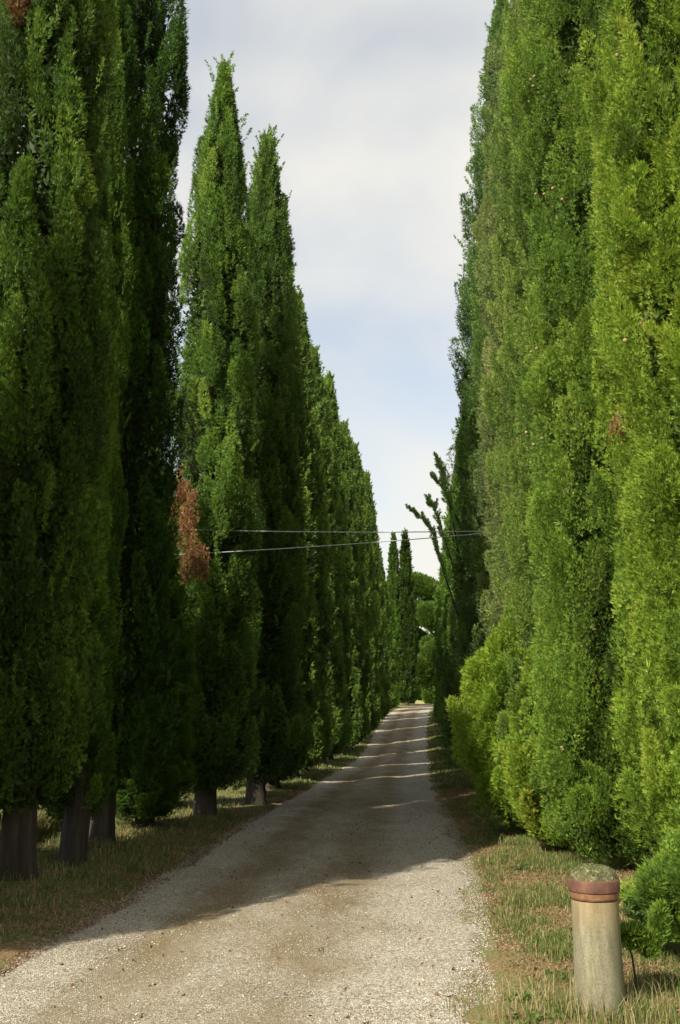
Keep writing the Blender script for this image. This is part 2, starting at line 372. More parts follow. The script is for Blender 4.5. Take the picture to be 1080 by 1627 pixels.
K = 1.0     # density
CROWN = {
 'slim0': make_crown('slim_crown', 11, 14, .78, .55, 460, int(210000*K), ll=.06, lw=.0105, k=5.5, bottom=.05),
 'slim1': make_crown('slim_crown', 12, 14, .78, .35, 430, int(210000*K), ll=.06, lw=.0105, k=3.9, rough=.15, bottom=.05),
 'slim2': make_crown('slim_crown', 13, 14, .78, .40, 430, int(180000*K), ll=.06, lw=.011, k=5, rough=.1, bottom=.05),
 'open0': make_crown('open_crown', 14, 16, .85, .5, 300, int(180000*K), ll=.066, lw=.013, k=9, core=.4, plen=(.7, 1.3), prad=(.11, .19), rough=.15, base_tint=.4),
 'wide0': make_crown('wide_crown', 21, 16, 1.25, .30, 1050, int(640000*K), ll=.049, lw=.0078, k=5, rough=.12, plen=(.4, 1.25), prad=(.09, .21), base_tint=.66, feather=1.2, bottom=.03),
 'wide1': make_crown('wide_crown', 22, 16, 1.25, .04, 980, int(640000*K), ll=.049, lw=.0078, k=5.5, rough=.14, plen=(.4, 1.3), prad=(.10, .22), base_tint=.63, feather=1.4, bottom=.03),
 'cone0': make_crown('cone_crown', 23, 18, 1.7, .15, 900, int(260000*K), ll=.062, lw=.011, k=2.5, rough=.10, plen=(.4, 1.2), prad=(.10, .21), base_tint=.5, feather=1.2, bottom=.04),
 'far0': make_crown('far_crown', 31, 14, .85, .2, 320, int(70000*K), ll=.12, lw=.026, k=3.8, rough=.16, prad=(.13, .22), bottom=.04),
 'far1': make_crown('far_crown', 32, 14, .85, .2, 320, int(70000*K), ll=.12, lw=.026, k=4.4, rough=.2, prad=(.13, .22), bottom=.04),
 'tip0': make_crown('far_crown', 33, 15, .85, .3, 240, int(30000*K), ll=.18, lw=.05, k=3.4, rough=.05, prad=(.12, .2), feather=.1),
}
CH = {'cone0': 18, 'slim0': 14, 'slim1': 14, 'slim2': 14, 'open0': 16, 'wide0': 16, 'wide1': 16, 'far0': 14, 'far1': 14, 'tip0': 15}
CR = {'cone0': 1.7, 'slim0': .78, 'slim1': .78, 'slim2': .78, 'open0': .85, 'wide0': 1.25, 'wide1': 1.25, 'far0': .85, 'far1': .85, 'tip0': .85}
TRUNK = {'slim': make_trunk('trunk', 1, 14, .17), 'slimb': make_trunk('trunk', 2, 14, .15), 'open': make_trunk('trunk', 3, 16, .15, 46, .6, 1.5), 'wide': make_trunk('trunk', 5, 16, .2)}
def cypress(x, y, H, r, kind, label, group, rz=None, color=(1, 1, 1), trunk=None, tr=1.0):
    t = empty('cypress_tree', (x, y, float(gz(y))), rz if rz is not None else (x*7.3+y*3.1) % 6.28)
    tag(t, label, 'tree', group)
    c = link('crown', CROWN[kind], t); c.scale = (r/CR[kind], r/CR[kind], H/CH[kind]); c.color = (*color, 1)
    tk = trunk or ('wide' if kind == 'cone0' else 'open' if kind.startswith('open') else 'wide' if kind.startswith('wide') else 'slim')
    k = link('trunk', TRUNK[tk], t)
    k.scale = (tr, tr, H/(16 if tk in ('open', 'wide') else 14))
    return t
GL, GR = 'cypresses lining the left side of the lane', 'cypresses lining the right side of the lane'

# left row, near ones
cypress(-4.95, 5.8, 10.3, 1.10, 'slim0', 'cypress just outside the left edge of the view, first of the left row', GL)
cypress(-4.15, 7.9, 9.0, .85, 'slim1', 'cypress at the very left edge of the view, second of the left row', GL)
cypress(-6.4, 7.5, 9.0, 1.2, 'slim1', 'short wide cypress added out of view to shade the tall left cypress', GL)  # unseen tree, added so its shadow darkens the lower crowns of the row
A = cypress(-3.38, 10.45, 15.5, .74, 'slim0', 'tall cypress at left edge, thick dark trunk, sunlit yellow-green upper crown', GL, 1.0, color=(.78, .84, .85), tr=1.0); A.children[0].location = (0, 0, -.05)
A.children[1].location = (.10, -.10, 0)
L2 = cypress(-3.15, 11.45, 8.5, .50, 'slim2', 'dark cypress with stout trunk beside the bright gap of field', GL, 2.0, color=(.9, 1, .9), tr=.88)
L2.children[1].location = (-.05, -.25, 0); L2.children[0].location = (0, 0, .35)
cypress(-3.25, 12.6, 12, .48, 'slim1', 'slim dark cypress with thin trunk just behind the stout second trunk', GL, .4, color=(.85, .95, .85), trunk='slimb', tr=.65)
cypress(-3.08, 13.5, 16.8, .74, 'open0', 'tall thin-leaved dark cypress with sky showing through its branches', GL, 2.2, color=(.50, .64, .60))
cypress(-3.75, 17.7, 12.5, .62, 'slim0', 'dark cypress mostly hidden between the thin-leaved one and the orange-patched one', GL, 1.3, color=(.7, .85, .9))
cypress(-2.85, 15.3, 4.8, .62, 'slim2', 'low dark cypress filling the gap below the orange dead patch', GL, 3.0, color=(.8, .9, .85), trunk='slimb', tr=.9)
Cc = cypress(-2.22, 17.1, 13.8, .84, 'slim1', 'pointed sunlit cypress with a dead orange-brown patch on its left side', GL, .0, color=(1.12, 1.15, 1.5))
cypress(-1.56, 19.6, 13.8, .78, 'slim2', 'pointed cypress standing right behind the one with the dead orange patch', GL, 4.0, color=(.98, 1, 1.4))
rowY = [21.4, 23.6, 26.9, 28.6, 30.8, 34.3, 36.4, 38.6, 42.4, 44.5, 46.5, 50.3, 52.5, 55, 58.8, 61, 64, 67.6, 71]
ordw = ['third','fourth','fifth','sixth','seventh','eighth','ninth','tenth','eleventh','twelfth','thirteenth','fourteenth','fifteenth','sixteenth','seventeenth','eighteenth','nineteenth','twentieth','twenty-first']
rl = np.random.default_rng(5)
for i, y in enumerate(rowY):
    x = float(np.interp(y, [19, 27.5, 34, 42, 60, 72], [-1.85, -1.35, -.98, -.02, 1.72, 2.9]))
    H = 14.6 + rl.uniform(-1.3, .6) - (.0 if y < 60 else (y-60)*.33)
    g = .85 + .2*rl.random()
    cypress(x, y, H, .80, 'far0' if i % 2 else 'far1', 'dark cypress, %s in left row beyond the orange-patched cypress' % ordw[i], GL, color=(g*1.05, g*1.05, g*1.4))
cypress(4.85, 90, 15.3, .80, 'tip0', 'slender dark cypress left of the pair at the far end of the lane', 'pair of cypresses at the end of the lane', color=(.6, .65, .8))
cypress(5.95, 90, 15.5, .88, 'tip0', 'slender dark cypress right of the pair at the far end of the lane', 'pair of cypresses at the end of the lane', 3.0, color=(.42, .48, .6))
for x, y, H, w in ((3.6, 78, 9.5, 'nearer'), (4.1, 84, 10.5, 'farther')):
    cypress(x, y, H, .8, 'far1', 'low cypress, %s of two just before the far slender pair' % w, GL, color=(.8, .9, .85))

# right row
R1 = cypress(3.60, 8.6, 16, 1.18, 'wide0', 'large bright green cypress behind the tile-capped post, nearest of the right row', GR, 1.1, color=(1.10, 1.07, .85))
R2 = cypress(3.32, 11.1, 16, 1.15, 'wide1', 'bright green cypress whose skirt meets the ground left of the post', GR, 2.3, color=(1.0, 1.03, 1.0))
cypress(3.30, 13.3, 15.5, 1.1, 'wide0', 'green cypress behind the bright one left of the post, third of the right row', GR, 3.9, color=(1.1, 1.05, 1.5))
R3 = cypress(3.55, 15.5, 15.5, 1.22, 'wide1', 'olive cypress with grey-green cone-laden foliage above the low bright cypress', GR, .7, color=(1.25, 1.0, 2.4))
cypress(3.80, 17.8, 15.8, 1.25, 'wide0', 'dull green cypress between the olive one and the tall dark one', GR, 5.0, color=(1, 1.0, 1.6))
R4 = cypress(3.72, 20.2, 18.0, 1.70, 'cone0', 'tall dark cypress on the right with feathery branches bending toward the lane', GR, 1.9, color=(1.0, 1.05, 1.9))
for i, (x, y, H, r) in enumerate([(4.25, 23.4, 14, 1.1), (4.35, 26, 13.8, 1.1), (4.5, 29, 14, 1.05), (4.7, 32.5, 13.5, 1.0), (4.95, 36, 13.5, 1), (5.25, 40, 13.5, 1), (5.5, 44, 13, 1), (5.8, 48, 13, 1), (6.05, 52, 12.5, .95), (6.35, 56.5, 12, .95), (6.75, 61, 11.5, .95), (7.15, 66, 10.5, .95), (7.6, 71, 9.5, .95)]):
    cypress(x, y, H, r, 'far1' if i % 2 else 'far0', 'dark cypress, %s in right row beyond the feathery bent branches' % (['first', 'second']+ordw)[i], GR, color=(.9, 1.0, 1.1))

# low bright cypress and bush
def low_crown(name, seed, H, Rm, zb, npl, nsp, tint=.66, k=3.5, **kw):
    return make_crown(name, seed, H, Rm, zb, npl, nsp, k=k, bottom=.22, base_tint=tint, plen=(.3, .3+.18*H), prad=(.05+.016*H, .10+.024*H), feather=1.1, **kw)
t = empty('young_cypress', (2.86, 14.3, 0)); tag(t, 'low bright yellow-green cypress bulging toward the lane under the olive one', 'tree')
link('crown', low_crown('crown', 41, 3.7, 1.22, .06, 330, int(190000*K), k=3.2, rough=.14, ll=.058, lw=.0105), t).color = (1.15, 1.15, .85, 1)
k = link('trunk', TRUNK['slimb'], t); k.scale = (.7, .7, .2)
t = empty('young_cypress', (3.0, 12.5, 0)); tag(t, 'low bright cypress closing the hedge foot between the bulging one and the post', 'tree')
link('crown', low_crown('crown', 43, 3.3, 1.05, .06, 300, int(170000*K), k=3.2, rough=.14, ll=.055, lw=.010), t).color = (1.1, 1.05, .8, 1)
k = link('trunk', TRUNK['slimb'], t); k.scale = (.7, .7, .2)
t = empty('conifer_bush', (2.34, 6.75, 0)); tag(t, 'low green conifer bush on the ground just right of the post', 'bush')
link('crown', low_crown('crown', 45, .92, .56, .14, 70, int(110000*K), k=2.6, tint=.66, ll=.036, lw=.0075, rough=.55, core=.5), t)
k = link('stem', TRUNK['slimb'], t); k.scale = (.22, .22, .045)

def child_world(name, parts, mat, parent, color=None):
    me = quads_mesh(name, parts, mat); o = link(name, me, parent)
    o.matrix_parent_inverse = (parent_matrix(parent)).inverted()
    if color: o.color = (*color, 1)
    return o
def parent_matrix(p):
    from mathutils import Matrix, Euler
    return Matrix.LocRotScale(p.location, p.rotation_euler, p.scale)
rg = np.random.default_rng(77)
# bent feathery branches on the dark right-hand cypress
def feather_branch(pts, nsh, ln, parent, color):
    P = np.array(pts, float); parts = []
    for j in range(nsh):
        u = .12 + .88*(j+rg.random())/nsh; f = u*(len(P)-1); i = min(int(f), len(P)-2); c = P[i]+(P[i+1]-P[i])*(f-i)
        d = P[i+1]-P[i]; d /= np.linalg.norm(d)
        e = d + rg.normal(scale=.42, size=3) + np.array([0, 0, .25]); e /= np.linalg.norm(e)
        L = ln*rg.uniform(.5, 1.1)*(1.15-.75*u)
        parts.append(path_plume(rg, [c, c+e*L*.5, c+e*L+np.array([0, 0, .03])], int(260*L+20), .018+.03*L, .055, .011, .85))
    o = child_world('branch', parts, M_leaf, parent, color)
    V, F = tube(P, np.linspace(.02, .004, len(P)), 6); w = link('twig', mesh_np('twig', V, F, 4, M_bark, smooth=True), o)
for pts, nsh, ln in (([(2.35, 20, 3.6), (2.05, 20, 4.6), (1.90, 19.9, 5.2), (1.68, 19.9, 5.55), (1.40, 19.8, 5.74)], 40, .27),
                  ([(2.45, 20, 4.6), (2.22, 20, 5.9), (2.12, 20, 6.5), (2.0, 20, 6.85)], 34, .32),
                  ([(2.3, 20, 4.5), (2.05, 20, 5.4), (1.90, 20, 5.8), (1.80, 20, 5.95)], 20, .32),
                  ([(2.45, 20, 5.4), (2.15, 20, 6.1), (2.0, 20, 6.35), (1.92, 20, 6.45)], 18, .32)):
    feather_branch(pts, nsh, ln, R4, (1.5, 1.8, 3.0))
# dead orange-brown branches of the pointed cypress
dp = []
for (x, y, z, h, r, n) in ((-2.60, 16.18, 4.85, .95, .21, 2600), (-2.48, 16.1, 4.6, .5, .16, 1500), (-2.52, 16.1, 4.1, .55, .18, 1500), (-2.36, 16.05, 3.8, .5, .2, 1500), (-2.55, 16.15, 3.7, .6, .2, 1500), (-2.72, 16.25, 4.5, .5, .16, 1000)):
    for q in range(6):
        ax, az = x+rg.normal(scale=.10), z+rg.uniform(-.15, .75)*h; l2 = rg.uniform(.25, .5)
        dp.append(path_plume(rg, [(ax, y+.02, az), (ax+.03, y-.03, az+l2*.5), (ax+rg.normal(scale=.06), y-.02, az+l2)], int(n*.055), .075, .06, .011, .5, (0, 0, .8)))
tag(child_world('dead_branch', dp, M_dead, Cc), 'dead orange-brown foliage')
tag(child_world('dead_branch', [path_plume(rg, [(-3.6, 9.9, 9.2), (-3.62, 9.85, 9.6), (-3.6, 9.9, 9.95)], 700, .14, .085, .015, .4)], M_dead, A), 'small dead brown twig patch')
tag(child_world('dead_branch', [path_plume(rg, [(2.62, 9.35, 4.2), (2.66, 9.25, 4.32), (2.72, 9.3, 4.45)], 160, .07, .09, .012, .7)], M_dead, R2), 'small dead orange twig')
for (p, x, y, z) in ((R1, 3.25, 7.55, 1.7),):
    child_world('dead_branch', [path_plume(rg, [(x, y, z), (x+rg.normal(scale=.06), y-.02, z+.14), (x+rg.normal(scale=.08), y, z+.28)], 130, .06, .06, .008, .25)], M_dead, p)
# cones
M_cone = solid_mat('cone_scales', [(.3, (.14, .09, .04)), (.6, (.30, .22, .11)), (.8, (.42, .34, .2))], 90, .8, .5, 120)
def cone_mesh():
    V = []; F = []
    for a in range(5):
        for b in range(8):
            la = math.pi*(a+.5)/5; lo = 2*math.pi*b/8; w = .018*(1+.15*((a+b) % 2))
            V.append(w*np.array([math.sin(la)*math.cos(lo), math.sin(la)*math.sin(lo), math.cos(la)]))
    for a in range(4):
        for b in range(8): F += [a*8+b, a*8+(b+1) % 8, (a+1)*8+(b+1) % 8, (a+1)*8+b]
    F += [0, 1, 2, 3, 0, 3, 4, 7, 4, 5, 6, 7] + [32, 33, 34, 35, 32, 35, 36, 39, 36, 37, 38, 39]
    return mesh_np('cone', np.array(V), np.array(F), 4, M_cone)
CONE = cone_mesh()
def cone_cluster(parent, x, y, z, n, seed, spread=.08):
    r = np.random.default_rng(seed); inv = parent_matrix(parent).inverted()
    for j in range(n):
        o = link('cone', CONE, parent); o.matrix_parent_inverse = inv
        o.location = Vector((x, y, z)) + Vector(r.normal(scale=spread, size=3)*[1, .25, 1]); o.scale = (r.uniform(.8, 1.1),)*3
for p, px in ((R1, [(2.42, 8.35, 6.15, 5), (2.50, 8.1, 5.0, 3), (2.75, 7.85, 2.3, 2), (2.6, 8.0, 7.4, 3)]),
              (R2, [(2.22, 10.7, 5.6, 6), (2.20, 10.8, 4.72, 4), (2.3, 10.5, 1.3, 2), (2.35, 10.45, 7.4, 4), (2.25, 10.6, 9, 3), (2.4, 10.4, 3.3, 2)])):
    for j, (x, y, z, n) in enumerate(px): cone_cluster(p, x, y, z, n, j+int(x*100))

# ------------------------------------------------------------------ umbrella pine and distant trees
def blob_crown(name, seed, centers, n, ll, lw, mat):
    r = np.random.default_rng(seed); parts = []
    tot = sum(c[3]**2 for c in centers)
    for cx, cy, cz, rad, sq in centers:
        m = int(n*rad**2/tot); q = r.normal(size=(m, 3)); q /= np.linalg.norm(q, axis=1, keepdims=True)
        P = np.array([cx, cy, cz]) + q*rad*(r.random((m, 1))**.4)*np.array([1, 1, sq])
        P += .25*rad*np.sin(P[:, [1, 2, 0]]*3/rad)*.4
        parts.append(sprays(P, q + np.array([0, 0, .8]), ll*r.uniform(.6, 1.3, m), lw*np.ones(m), r, .5+.2*q[:, 2]*0 + r.normal(scale=.15, size=m)))
    return quads_mesh(name, parts, mat)
t = empty('umbrella_pine', (11.5, 112, 3.1)); tag(t, 'rounded green pine rising behind the slender pair at the end of the lane', 'tree')
r = np.random.default_rng(9)
cs = [(r.uniform(-5.5, 5.5), r.uniform(-4, 4), 11.3+r.uniform(-2.4, 2.2)-abs(0)*.1, r.uniform(1.3, 2.2), .7) for _ in range(26)]
cs = [(a, b, c - .09*a*a*.5, d, e) for a, b, c, d, e in cs]
link('crown', blob_crown('crown', 5, cs, 70000, .36, .13, M_pine), t)
ls = [tube([(0, 0, -.3), (.1, 0, 3), (.3, .1, 6), (.2, 0, 9.5)], [.4, .33, .28, .2], 10)]
for a in range(7): ls.append(tube([(.25, 0, 6.5), (2*math.cos(a), 1.6*math.sin(a), 8.5), (4*math.cos(a), 3*math.sin(a), 10.5)], [.15, .1, .05], 6))
V, F = joinVF(ls); link('trunk', mesh_np('trunk', V, F, 4, M_bark, smooth=True), t)
for i, (x, y, h, w, lab) in enumerate([(2.0, 135, 14, 4, 'distant leafy tree just left of the slender far pair'), (13.5, 150, 12, 6, 'distant leafy tree below the rounded pine'), (-40, 160, 10, 8, 'distant leafy tree beyond the field on the left'), (-58, 175, 11, 9, 'second distant leafy tree far across the left field'), (-25, 170, 9, 8, 'distant leafy tree across the field, nearest the lane')]):
    t = empty('leafy_tree', (x, y, 3.1)); tag(t, lab, 'tree', 'leafy trees in the distance')
    r = np.random.default_rng(60+i)
    cs = [(r.normal()*w*.35, r.normal()*w*.3, h*.62+r.normal()*h*.15, w*.28*r.uniform(.7, 1.2), .9) for _ in range(16)]
    link('crown', blob_crown('crown', 70+i, cs, 9000, .5, .2, M_pine), t)
    V, F = tube([(0, 0, -.3), (.1, .1, h*.3), (0, 0, h*.65)], [.3, .24, .1], 8); link('trunk', mesh_np('trunk', V, F, 4, M_bark, smooth=True), t)

for i, (x, y, h, w, lab) in enumerate([(12.6, 104, 8, 3.6, 'rounded green shrub beside the bend at the end of the lane'), (8.2, 118, 9, 3.2, 'rounded green shrub behind the far slender pair'), (10.3, 108, 7.5, 3.4, 'rounded green shrub standing farthest right-centre in the gap at the lane end'), (17, 112, 8, 4.5, 'rounded green shrub to the right under the rounded pine')]):
    t = empty('tall_shrub', (x, y, 3.0)); tag(t, lab, 'shrub', 'shrubs past the end of the lane')
    r = np.random.default_rng(160+i)
    cs = [(r.normal()*w*.32, r.normal()*w*.3, h*(.08+.8*r.random()), w*.33*r.uniform(.7, 1.2), 1.0) for _ in range(18)]
    link('crown', blob_crown('crown', 170+i, cs, 40000, .28, .12, M_pine), t)
    V, F = tube([(0, 0, -.3), (.1, .1, h*.3), (0, 0, h*.6)], [.2, .14, .06], 8); link('stem', mesh_np('stem', V, F, 4, M_bark, smooth=True), t)

# ------------------------------------------------------------------ post with terracotta collar
def lathe(prof, sides=48, wob=0.0):
    V = []; F = []
    for r, z in prof:
        for k in range(sides):
            a = 2*math.pi*k/sides; rr = r*(1+wob*math.sin(a*3+z*20)+wob*.6*math.sin(a*7+z*33)) if r > 1e-4 else 1e-4
            V.append((rr*math.cos(a), rr*math.sin(a), z))
    n = len(prof)
    for i in range(n-1):
        for k in range(sides): F += [i*sides+k, i*sides+(k+1) % sides, (i+1)*sides+(k+1) % sides, (i+1)*sides+k]
    return np.array(V), np.array(F)
def post_mat():
    m, n, l = newmat('weathered_concrete')
    out = n.new('ShaderNodeOutputMaterial'); p = n.new('ShaderNodeBsdfPrincipled'); p.inputs['Roughness'].default_value = .9
    tc = n.new('ShaderNodeTexCoord'); mp = n.new('ShaderNodeMapping'); mp.inputs['Scale'].default_value = (9, 9, 1.6); l.new(tc.outputs['Object'], mp.inputs[0])
    z = n.new('ShaderNodeTexNoise'); z.inputs['Scale'].default_value = 2; z.inputs['Detail'].default_value = 9; z.inputs['Roughness'].default_value = .7; l.new(mp.outputs[0], z.inputs['Vector'])
    r1 = ramp(n, [(.3, (.095, .085, .045)), (.5, (.165, .15, .09)), (.72, (.25, .235, .16))]); l.new(z.outputs['Fac'], r1.inputs[0])
    z2 = n.new('ShaderNodeTexNoise'); z2.inputs['Scale'].default_value = 120; z2.inputs['Detail'].default_value = 6; l.new(tc.outputs['Object'], z2.inputs['Vector'])
    r2 = ramp(n, [(.35, (.7, .7, .68)), (.55, (1, 1, 1)), (.7, (1.15, 1.15, 1.1))]); l.new(z2.outputs['Fac'], r2.inputs[0])
    mm = n.new('ShaderNodeMix'); mm.data_type = 'RGBA'; mm.blend_type = 'MULTIPLY'; mm.inputs['Factor'].default_value = 1
    l.new(r1.outputs[0], mm.inputs['A']); l.new(r2.outputs[0], mm.inputs['B'])
    # darker green tint growing toward the right-hand flank, rust wash under the collar
    sep = n.new('ShaderNodeSeparateXYZ'); l.new(tc.outputs['Object'], sep.inputs[0])
    g = n.new('ShaderNodeMapRange'); g.inputs['From Min'].default_value = .0; g.inputs['From Max'].default_value = .13; g.inputs['To Max'].default_value = 1.2
    l.new(sep.outputs['X'], g.inputs['Value'])
    gm = n.new('ShaderNodeMath'); gm.operation = 'MULTIPLY'; l.new(g.outputs[0], gm.inputs[0]); l.new(z.outputs['Fac'], gm.inputs[1])
    m2 = n.new('ShaderNodeMix'); m2.data_type = 'RGBA'; l.new(gm.outputs[0], m2.inputs['Factor']); l.new(mm.outputs['Result'], m2.inputs['A']); m2.inputs['B'].default_value = (.06, .075, .022, 1)
    h = n.new('ShaderNodeMapRange'); h.inputs['From Min'].default_value = .45; h.inputs['From Max'].default_value = .68; h.inputs['To Max'].default_value = .9; l.new(sep.outputs['Z'], h.inputs['Value'])
    hm = n.new('ShaderNodeMath'); hm.operation = 'MULTIPLY'; l.new(h.outputs[0], hm.inputs[0]); l.new(z.outputs['Fac'], hm.inputs[1])
    m3 = n.new('ShaderNodeMix'); m3.data_type = 'RGBA'; l.new(hm.outputs[0], m3.inputs['Factor']); l.new(m2.outputs['Result'], m3.inputs['A']); m3.inputs['B'].default_value = (.30, .20, .09, 1)
    l.new(m3.outputs['Result'], p.inputs['Base Color'])
    b = n.new('ShaderNodeBump'); b.inputs['Strength'].default_value = .35; b.inputs['Distance'].default_value = .004; l.new(z2.outputs['Fac'], b.inputs['Height'])
    l.new(b.outputs[0], p.inputs['Normal']); l.new(p.outputs[0], out.inputs[0]); return m
M_terra = solid_mat('terracotta', [(.3, (.05, .022, .014)), (.5, (.10, .042, .024)), (.7, (.16, .075, .042))], 14, .8, .3, 90)
M_terra2 = solid_mat('terracotta_light', [(.3, (.10, .045, .02)), (.5, (.16, .075, .034)), (.7, (.22, .125, .065))], 18, .85, .3, 90)
M_moss = solid_mat('lichen_mortar', [(.36, (.03, .032, .012)), (.52, (.085, .08, .03)), (.62, (.17, .16, .09)), (.70, (.5, .49, .40))], 40, .95, 1.0, 60)
post = empty('gate_post', (1.395, 5.86, 0)); tag(post, 'round weathered concrete post with terracotta collar and mossy domed top', 'post')
post.rotation_euler = (R(0.3), R(-0.6), 0); post.scale = (.92, .92, .945); post.location.x = 1.41
V, F = lathe([(.146, -.2), (.145, 0), (.143, .2), (.140, .45), (.1385, .664)], wob=.003); link('shaft', mesh_np('shaft', V, F, 4, post_mat(), smooth=True), post)
V, F = lathe([(.120, .668), (.1415, .668), (.1425, .682), (.147, .705), (.1465, .712), (.120, .713)], wob=.002)
link('lower_ring', mesh_np('lower_ring', V, F, 4, M_terra2, smooth=True), post)
V, F = lathe([(.120, .711), (.1500, .711), (.1525, .718), (.153, .772), (.150, .779), (.12, .780)], wob=.002)
link('collar', mesh_np('collar', V, F, 4, M_terra, smooth=True), post)
V, F = lathe([(.141, .772), (.140, .790), (.135, .812), (.120, .828), (.090, .842), (.048, .850), (0, .852)], wob=.02)
V = V + np.array([[.008*mnoise.noise(Vector(v)*18), .008*mnoise.noise(Vector(v)*17+Vector((5, 0, 0))), .014*mnoise.noise(Vector(v)*22)] for v in V])
link('domed_top', mesh_np('domed_top', V, F, 4, M_moss, smooth=True), post)
rg2 = np.random.default_rng(8)
m = 320; a = rg2.random(m)*6.28; rr = .135*np.sqrt(rg2.random(m)); P = np.stack([rr*np.cos(a), rr*np.sin(a), .795+.055*np.sqrt(np.clip(1-(rr/.142)**2, 0, 1))], 1)
link('moss', quads_mesh('moss', [sprays(P, rg2.normal(size=(m, 3))*.6+np.array([0, 0, 1]), .011*np.ones(m), .005*np.ones(m), rg2, .0+.75*rg2.random(m)**2)], M_grass), post)

# twig sprig poking past the post from the bush
bush_stem = empty('conifer_sprig', (1.66, 6.05, 0)); tag(bush_stem, 'small conifer seedling with one green tuft against the right flank of the post', 'plant')
V, F = tube([(0.02, 0, -.05), (.0, .0, .15), (-.02, -.02, .30), (-.06, -.04, .38)], [.009, .007, .005, .003], 6)
link('stem', mesh_np('stem', V, F, 4, M_bark, smooth=True), bush_stem)
link('foliage', quads_mesh('foliage', [path_plume(rg2, [(.10, .02, .36), (0, 0, .40), (-.10, -.12, .43)], 700, .06, .06, .010, .6), path_plume(rg2, [(.08, .0, .28), (0.14, 0, .45), (.16, -.02, .55)], 500, .05, .06, .010, .5)], M_leaf), bush_stem)

# ------------------------------------------------------------------ overhead cables
M_cable = solid_mat('cable_sheath', [(.3, (.30, .32, .30)), (.7, (.45, .47, .44))], 5, .6, .1)
def cable(a, b, sag, r, label):
    a = np.array(a); b = np.array(b); pts = [a+(b-a)*t - np.array([0, 0, sag*4*t*(1-t)]) for t in np.linspace(0, 1, 40)]
    V, F = tube(pts, [r]*40, 8); o = link('overhead_cable', mesh_np('overhead_cable', V, F, 4, M_cable, smooth=True)); tag(o, label, 'cable', 'cables crossing above the lane')
cable((-2.9, 16.25, 4.66), (3.6, 17.7, 4.92), .05, .0085, 'upper pale overhead cable, nearly level across the lane between the trees')
cable((-2.9, 16.25, 4.22), (3.6, 17.7, 4.95), .04, .008, 'lower pale overhead cable, climbing to the right to meet the other')

# ------------------------------------------------------------------ grass, stones, litter
def blades(name, X, Y, h, w, tint, seed, mat=M_grass, lean=.45, z0=None, kind='stuff', label=None, cat=None, color=(1, 1, 1)):
    r = np.random.default_rng(seed); n = len(X)
    Z = (gz(Y) + .0 if z0 is None else z0)
    a = r.random(n)*6.283; dx = np.cos(a); dy = np.sin(a); ln = lean*r.random(n)*h*1.3
    b = r.random(n)*6.283; sx = np.cos(b)*w*.5; sy = np.sin(b)*w*.5
    z = np.zeros(n)
    B = np.stack([X, Y, Z-.01], 1); Sd = np.stack([sx, sy, z], 1)
    Mi = np.stack([X+dx*ln*.35, Y+dy*ln*.35, Z+h*.6], 1); T = np.stack([X+dx*ln, Y+dy*ln, Z+h*(1-.25*r.random(n))], 1)
    V = np.stack([B-Sd, B+Sd, Mi+Sd*.8, Mi-Sd*.8, Mi-Sd*.8, Mi+Sd*.8, T+Sd*.12, T-Sd*.12], 1).reshape(-1, 3)
    me = mesh_np(name, V, np.arange(len(V)), 4, mat, tint=np.clip(np.repeat(tint, 8), 0, 1))
    o = link(name, me); o.color = (*color, 1)
    tag(o, label, cat, kind=kind); return o
def clumps(r, n, x0, x1, y0, y1, per, spread, powy=1.0):
    cx = r.uniform(x0, x1, n); cy = y0+(y1-y0)*r.random(n)**powy
    k = r.integers(max(1, per//2), per*2, n); idx = np.repeat(np.arange(n), k)
    return cx[idx]+r.normal(scale=spread, size=len(idx)), cy[idx]+r.normal(scale=spread, size=len(idx)), idx
r = np.random.default_rng(100)
# right verge (offsets from the lane's edge)
def verge(side, n, y0, y1, wid, per, spread, powy, hmin, hmax, dry, seed, name, label, dens_edge=True, off0=-.15, w=.006):
    r = np.random.default_rng(seed)
    o, y, idx = clumps(r, n, off0, wid, y0, y1, per, spread, powy)
    x = xr(y)+o if side > 0 else xl(y)-o
    patch = .5+.5*np.sin(x*2.3+1)*np.cos(y*1.1)+.35*np.sin(x*5+y*3.1)
    keep = (r.random(len(x)) < np.clip(.42+.6*patch, .22, 1)*np.clip((o+.25)/.5, .04, 1))
    x, y, idx, o, patch = x[keep], y[keep], idx[keep], o[keep], patch[keep]
    ct = r.random(n)
    t = np.where(r.random(len(x)) < dry, .72+.28*r.random(len(x)), .15+.4*ct[idx]+.12*r.normal(size=len(x)))
    h = (hmin+(hmax-hmin)*ct[idx]**2)*r.uniform(.5, 1.2, len(x))*np.clip(.5+o, .45, 1)
    blades(name, x, y, h, np.full(len(x), w)*(1+y*.03), t, seed+1, label=label, cat='grass', z0=gz(y)+.05*np.clip(o/1.5, 0, 1))
verge(1, 7000, 4.6, 24, 2.3, 22, .05, 1.6, .012, .05, .62, 201, 'verge_grass', 'short mixed green and straw grass on the right verge', off0=-.05, w=.0035)
verge(1, 330, 4.6, 20, 1.7, 150, .085, 1.3, .05, .13, .14, 211, 'verge_grass', 'greener grass tufts scattered on the right verge', off0=.15, w=.0045)
verge(-1, 5200, 5.5, 26, 2.6, 14, .06, 1.3, .03, .12, .22, 221, 'verge_grass', 'shaded short grass on the left verge', off0=-.05, w=.006)
verge(-1, 1500, 24, 85, 1.8, 20, .1, 1.2, .06, .16, .15, 231, 'verge_grass', 'distant grass along the left of the lane', off0=.0, w=.012)
verge(1, 1500, 24, 85, 1.4, 20, .1, 1.2, .06, .16, .15, 241, 'verge_grass', 'distant grass along the right of the lane', off0=.0, w=.012)
r = np.random.default_rng(300)
n = 90000; y = 8+50*r.random(n)**1.5; x = xl(y)-2.3-14*r.random(n)**1.6
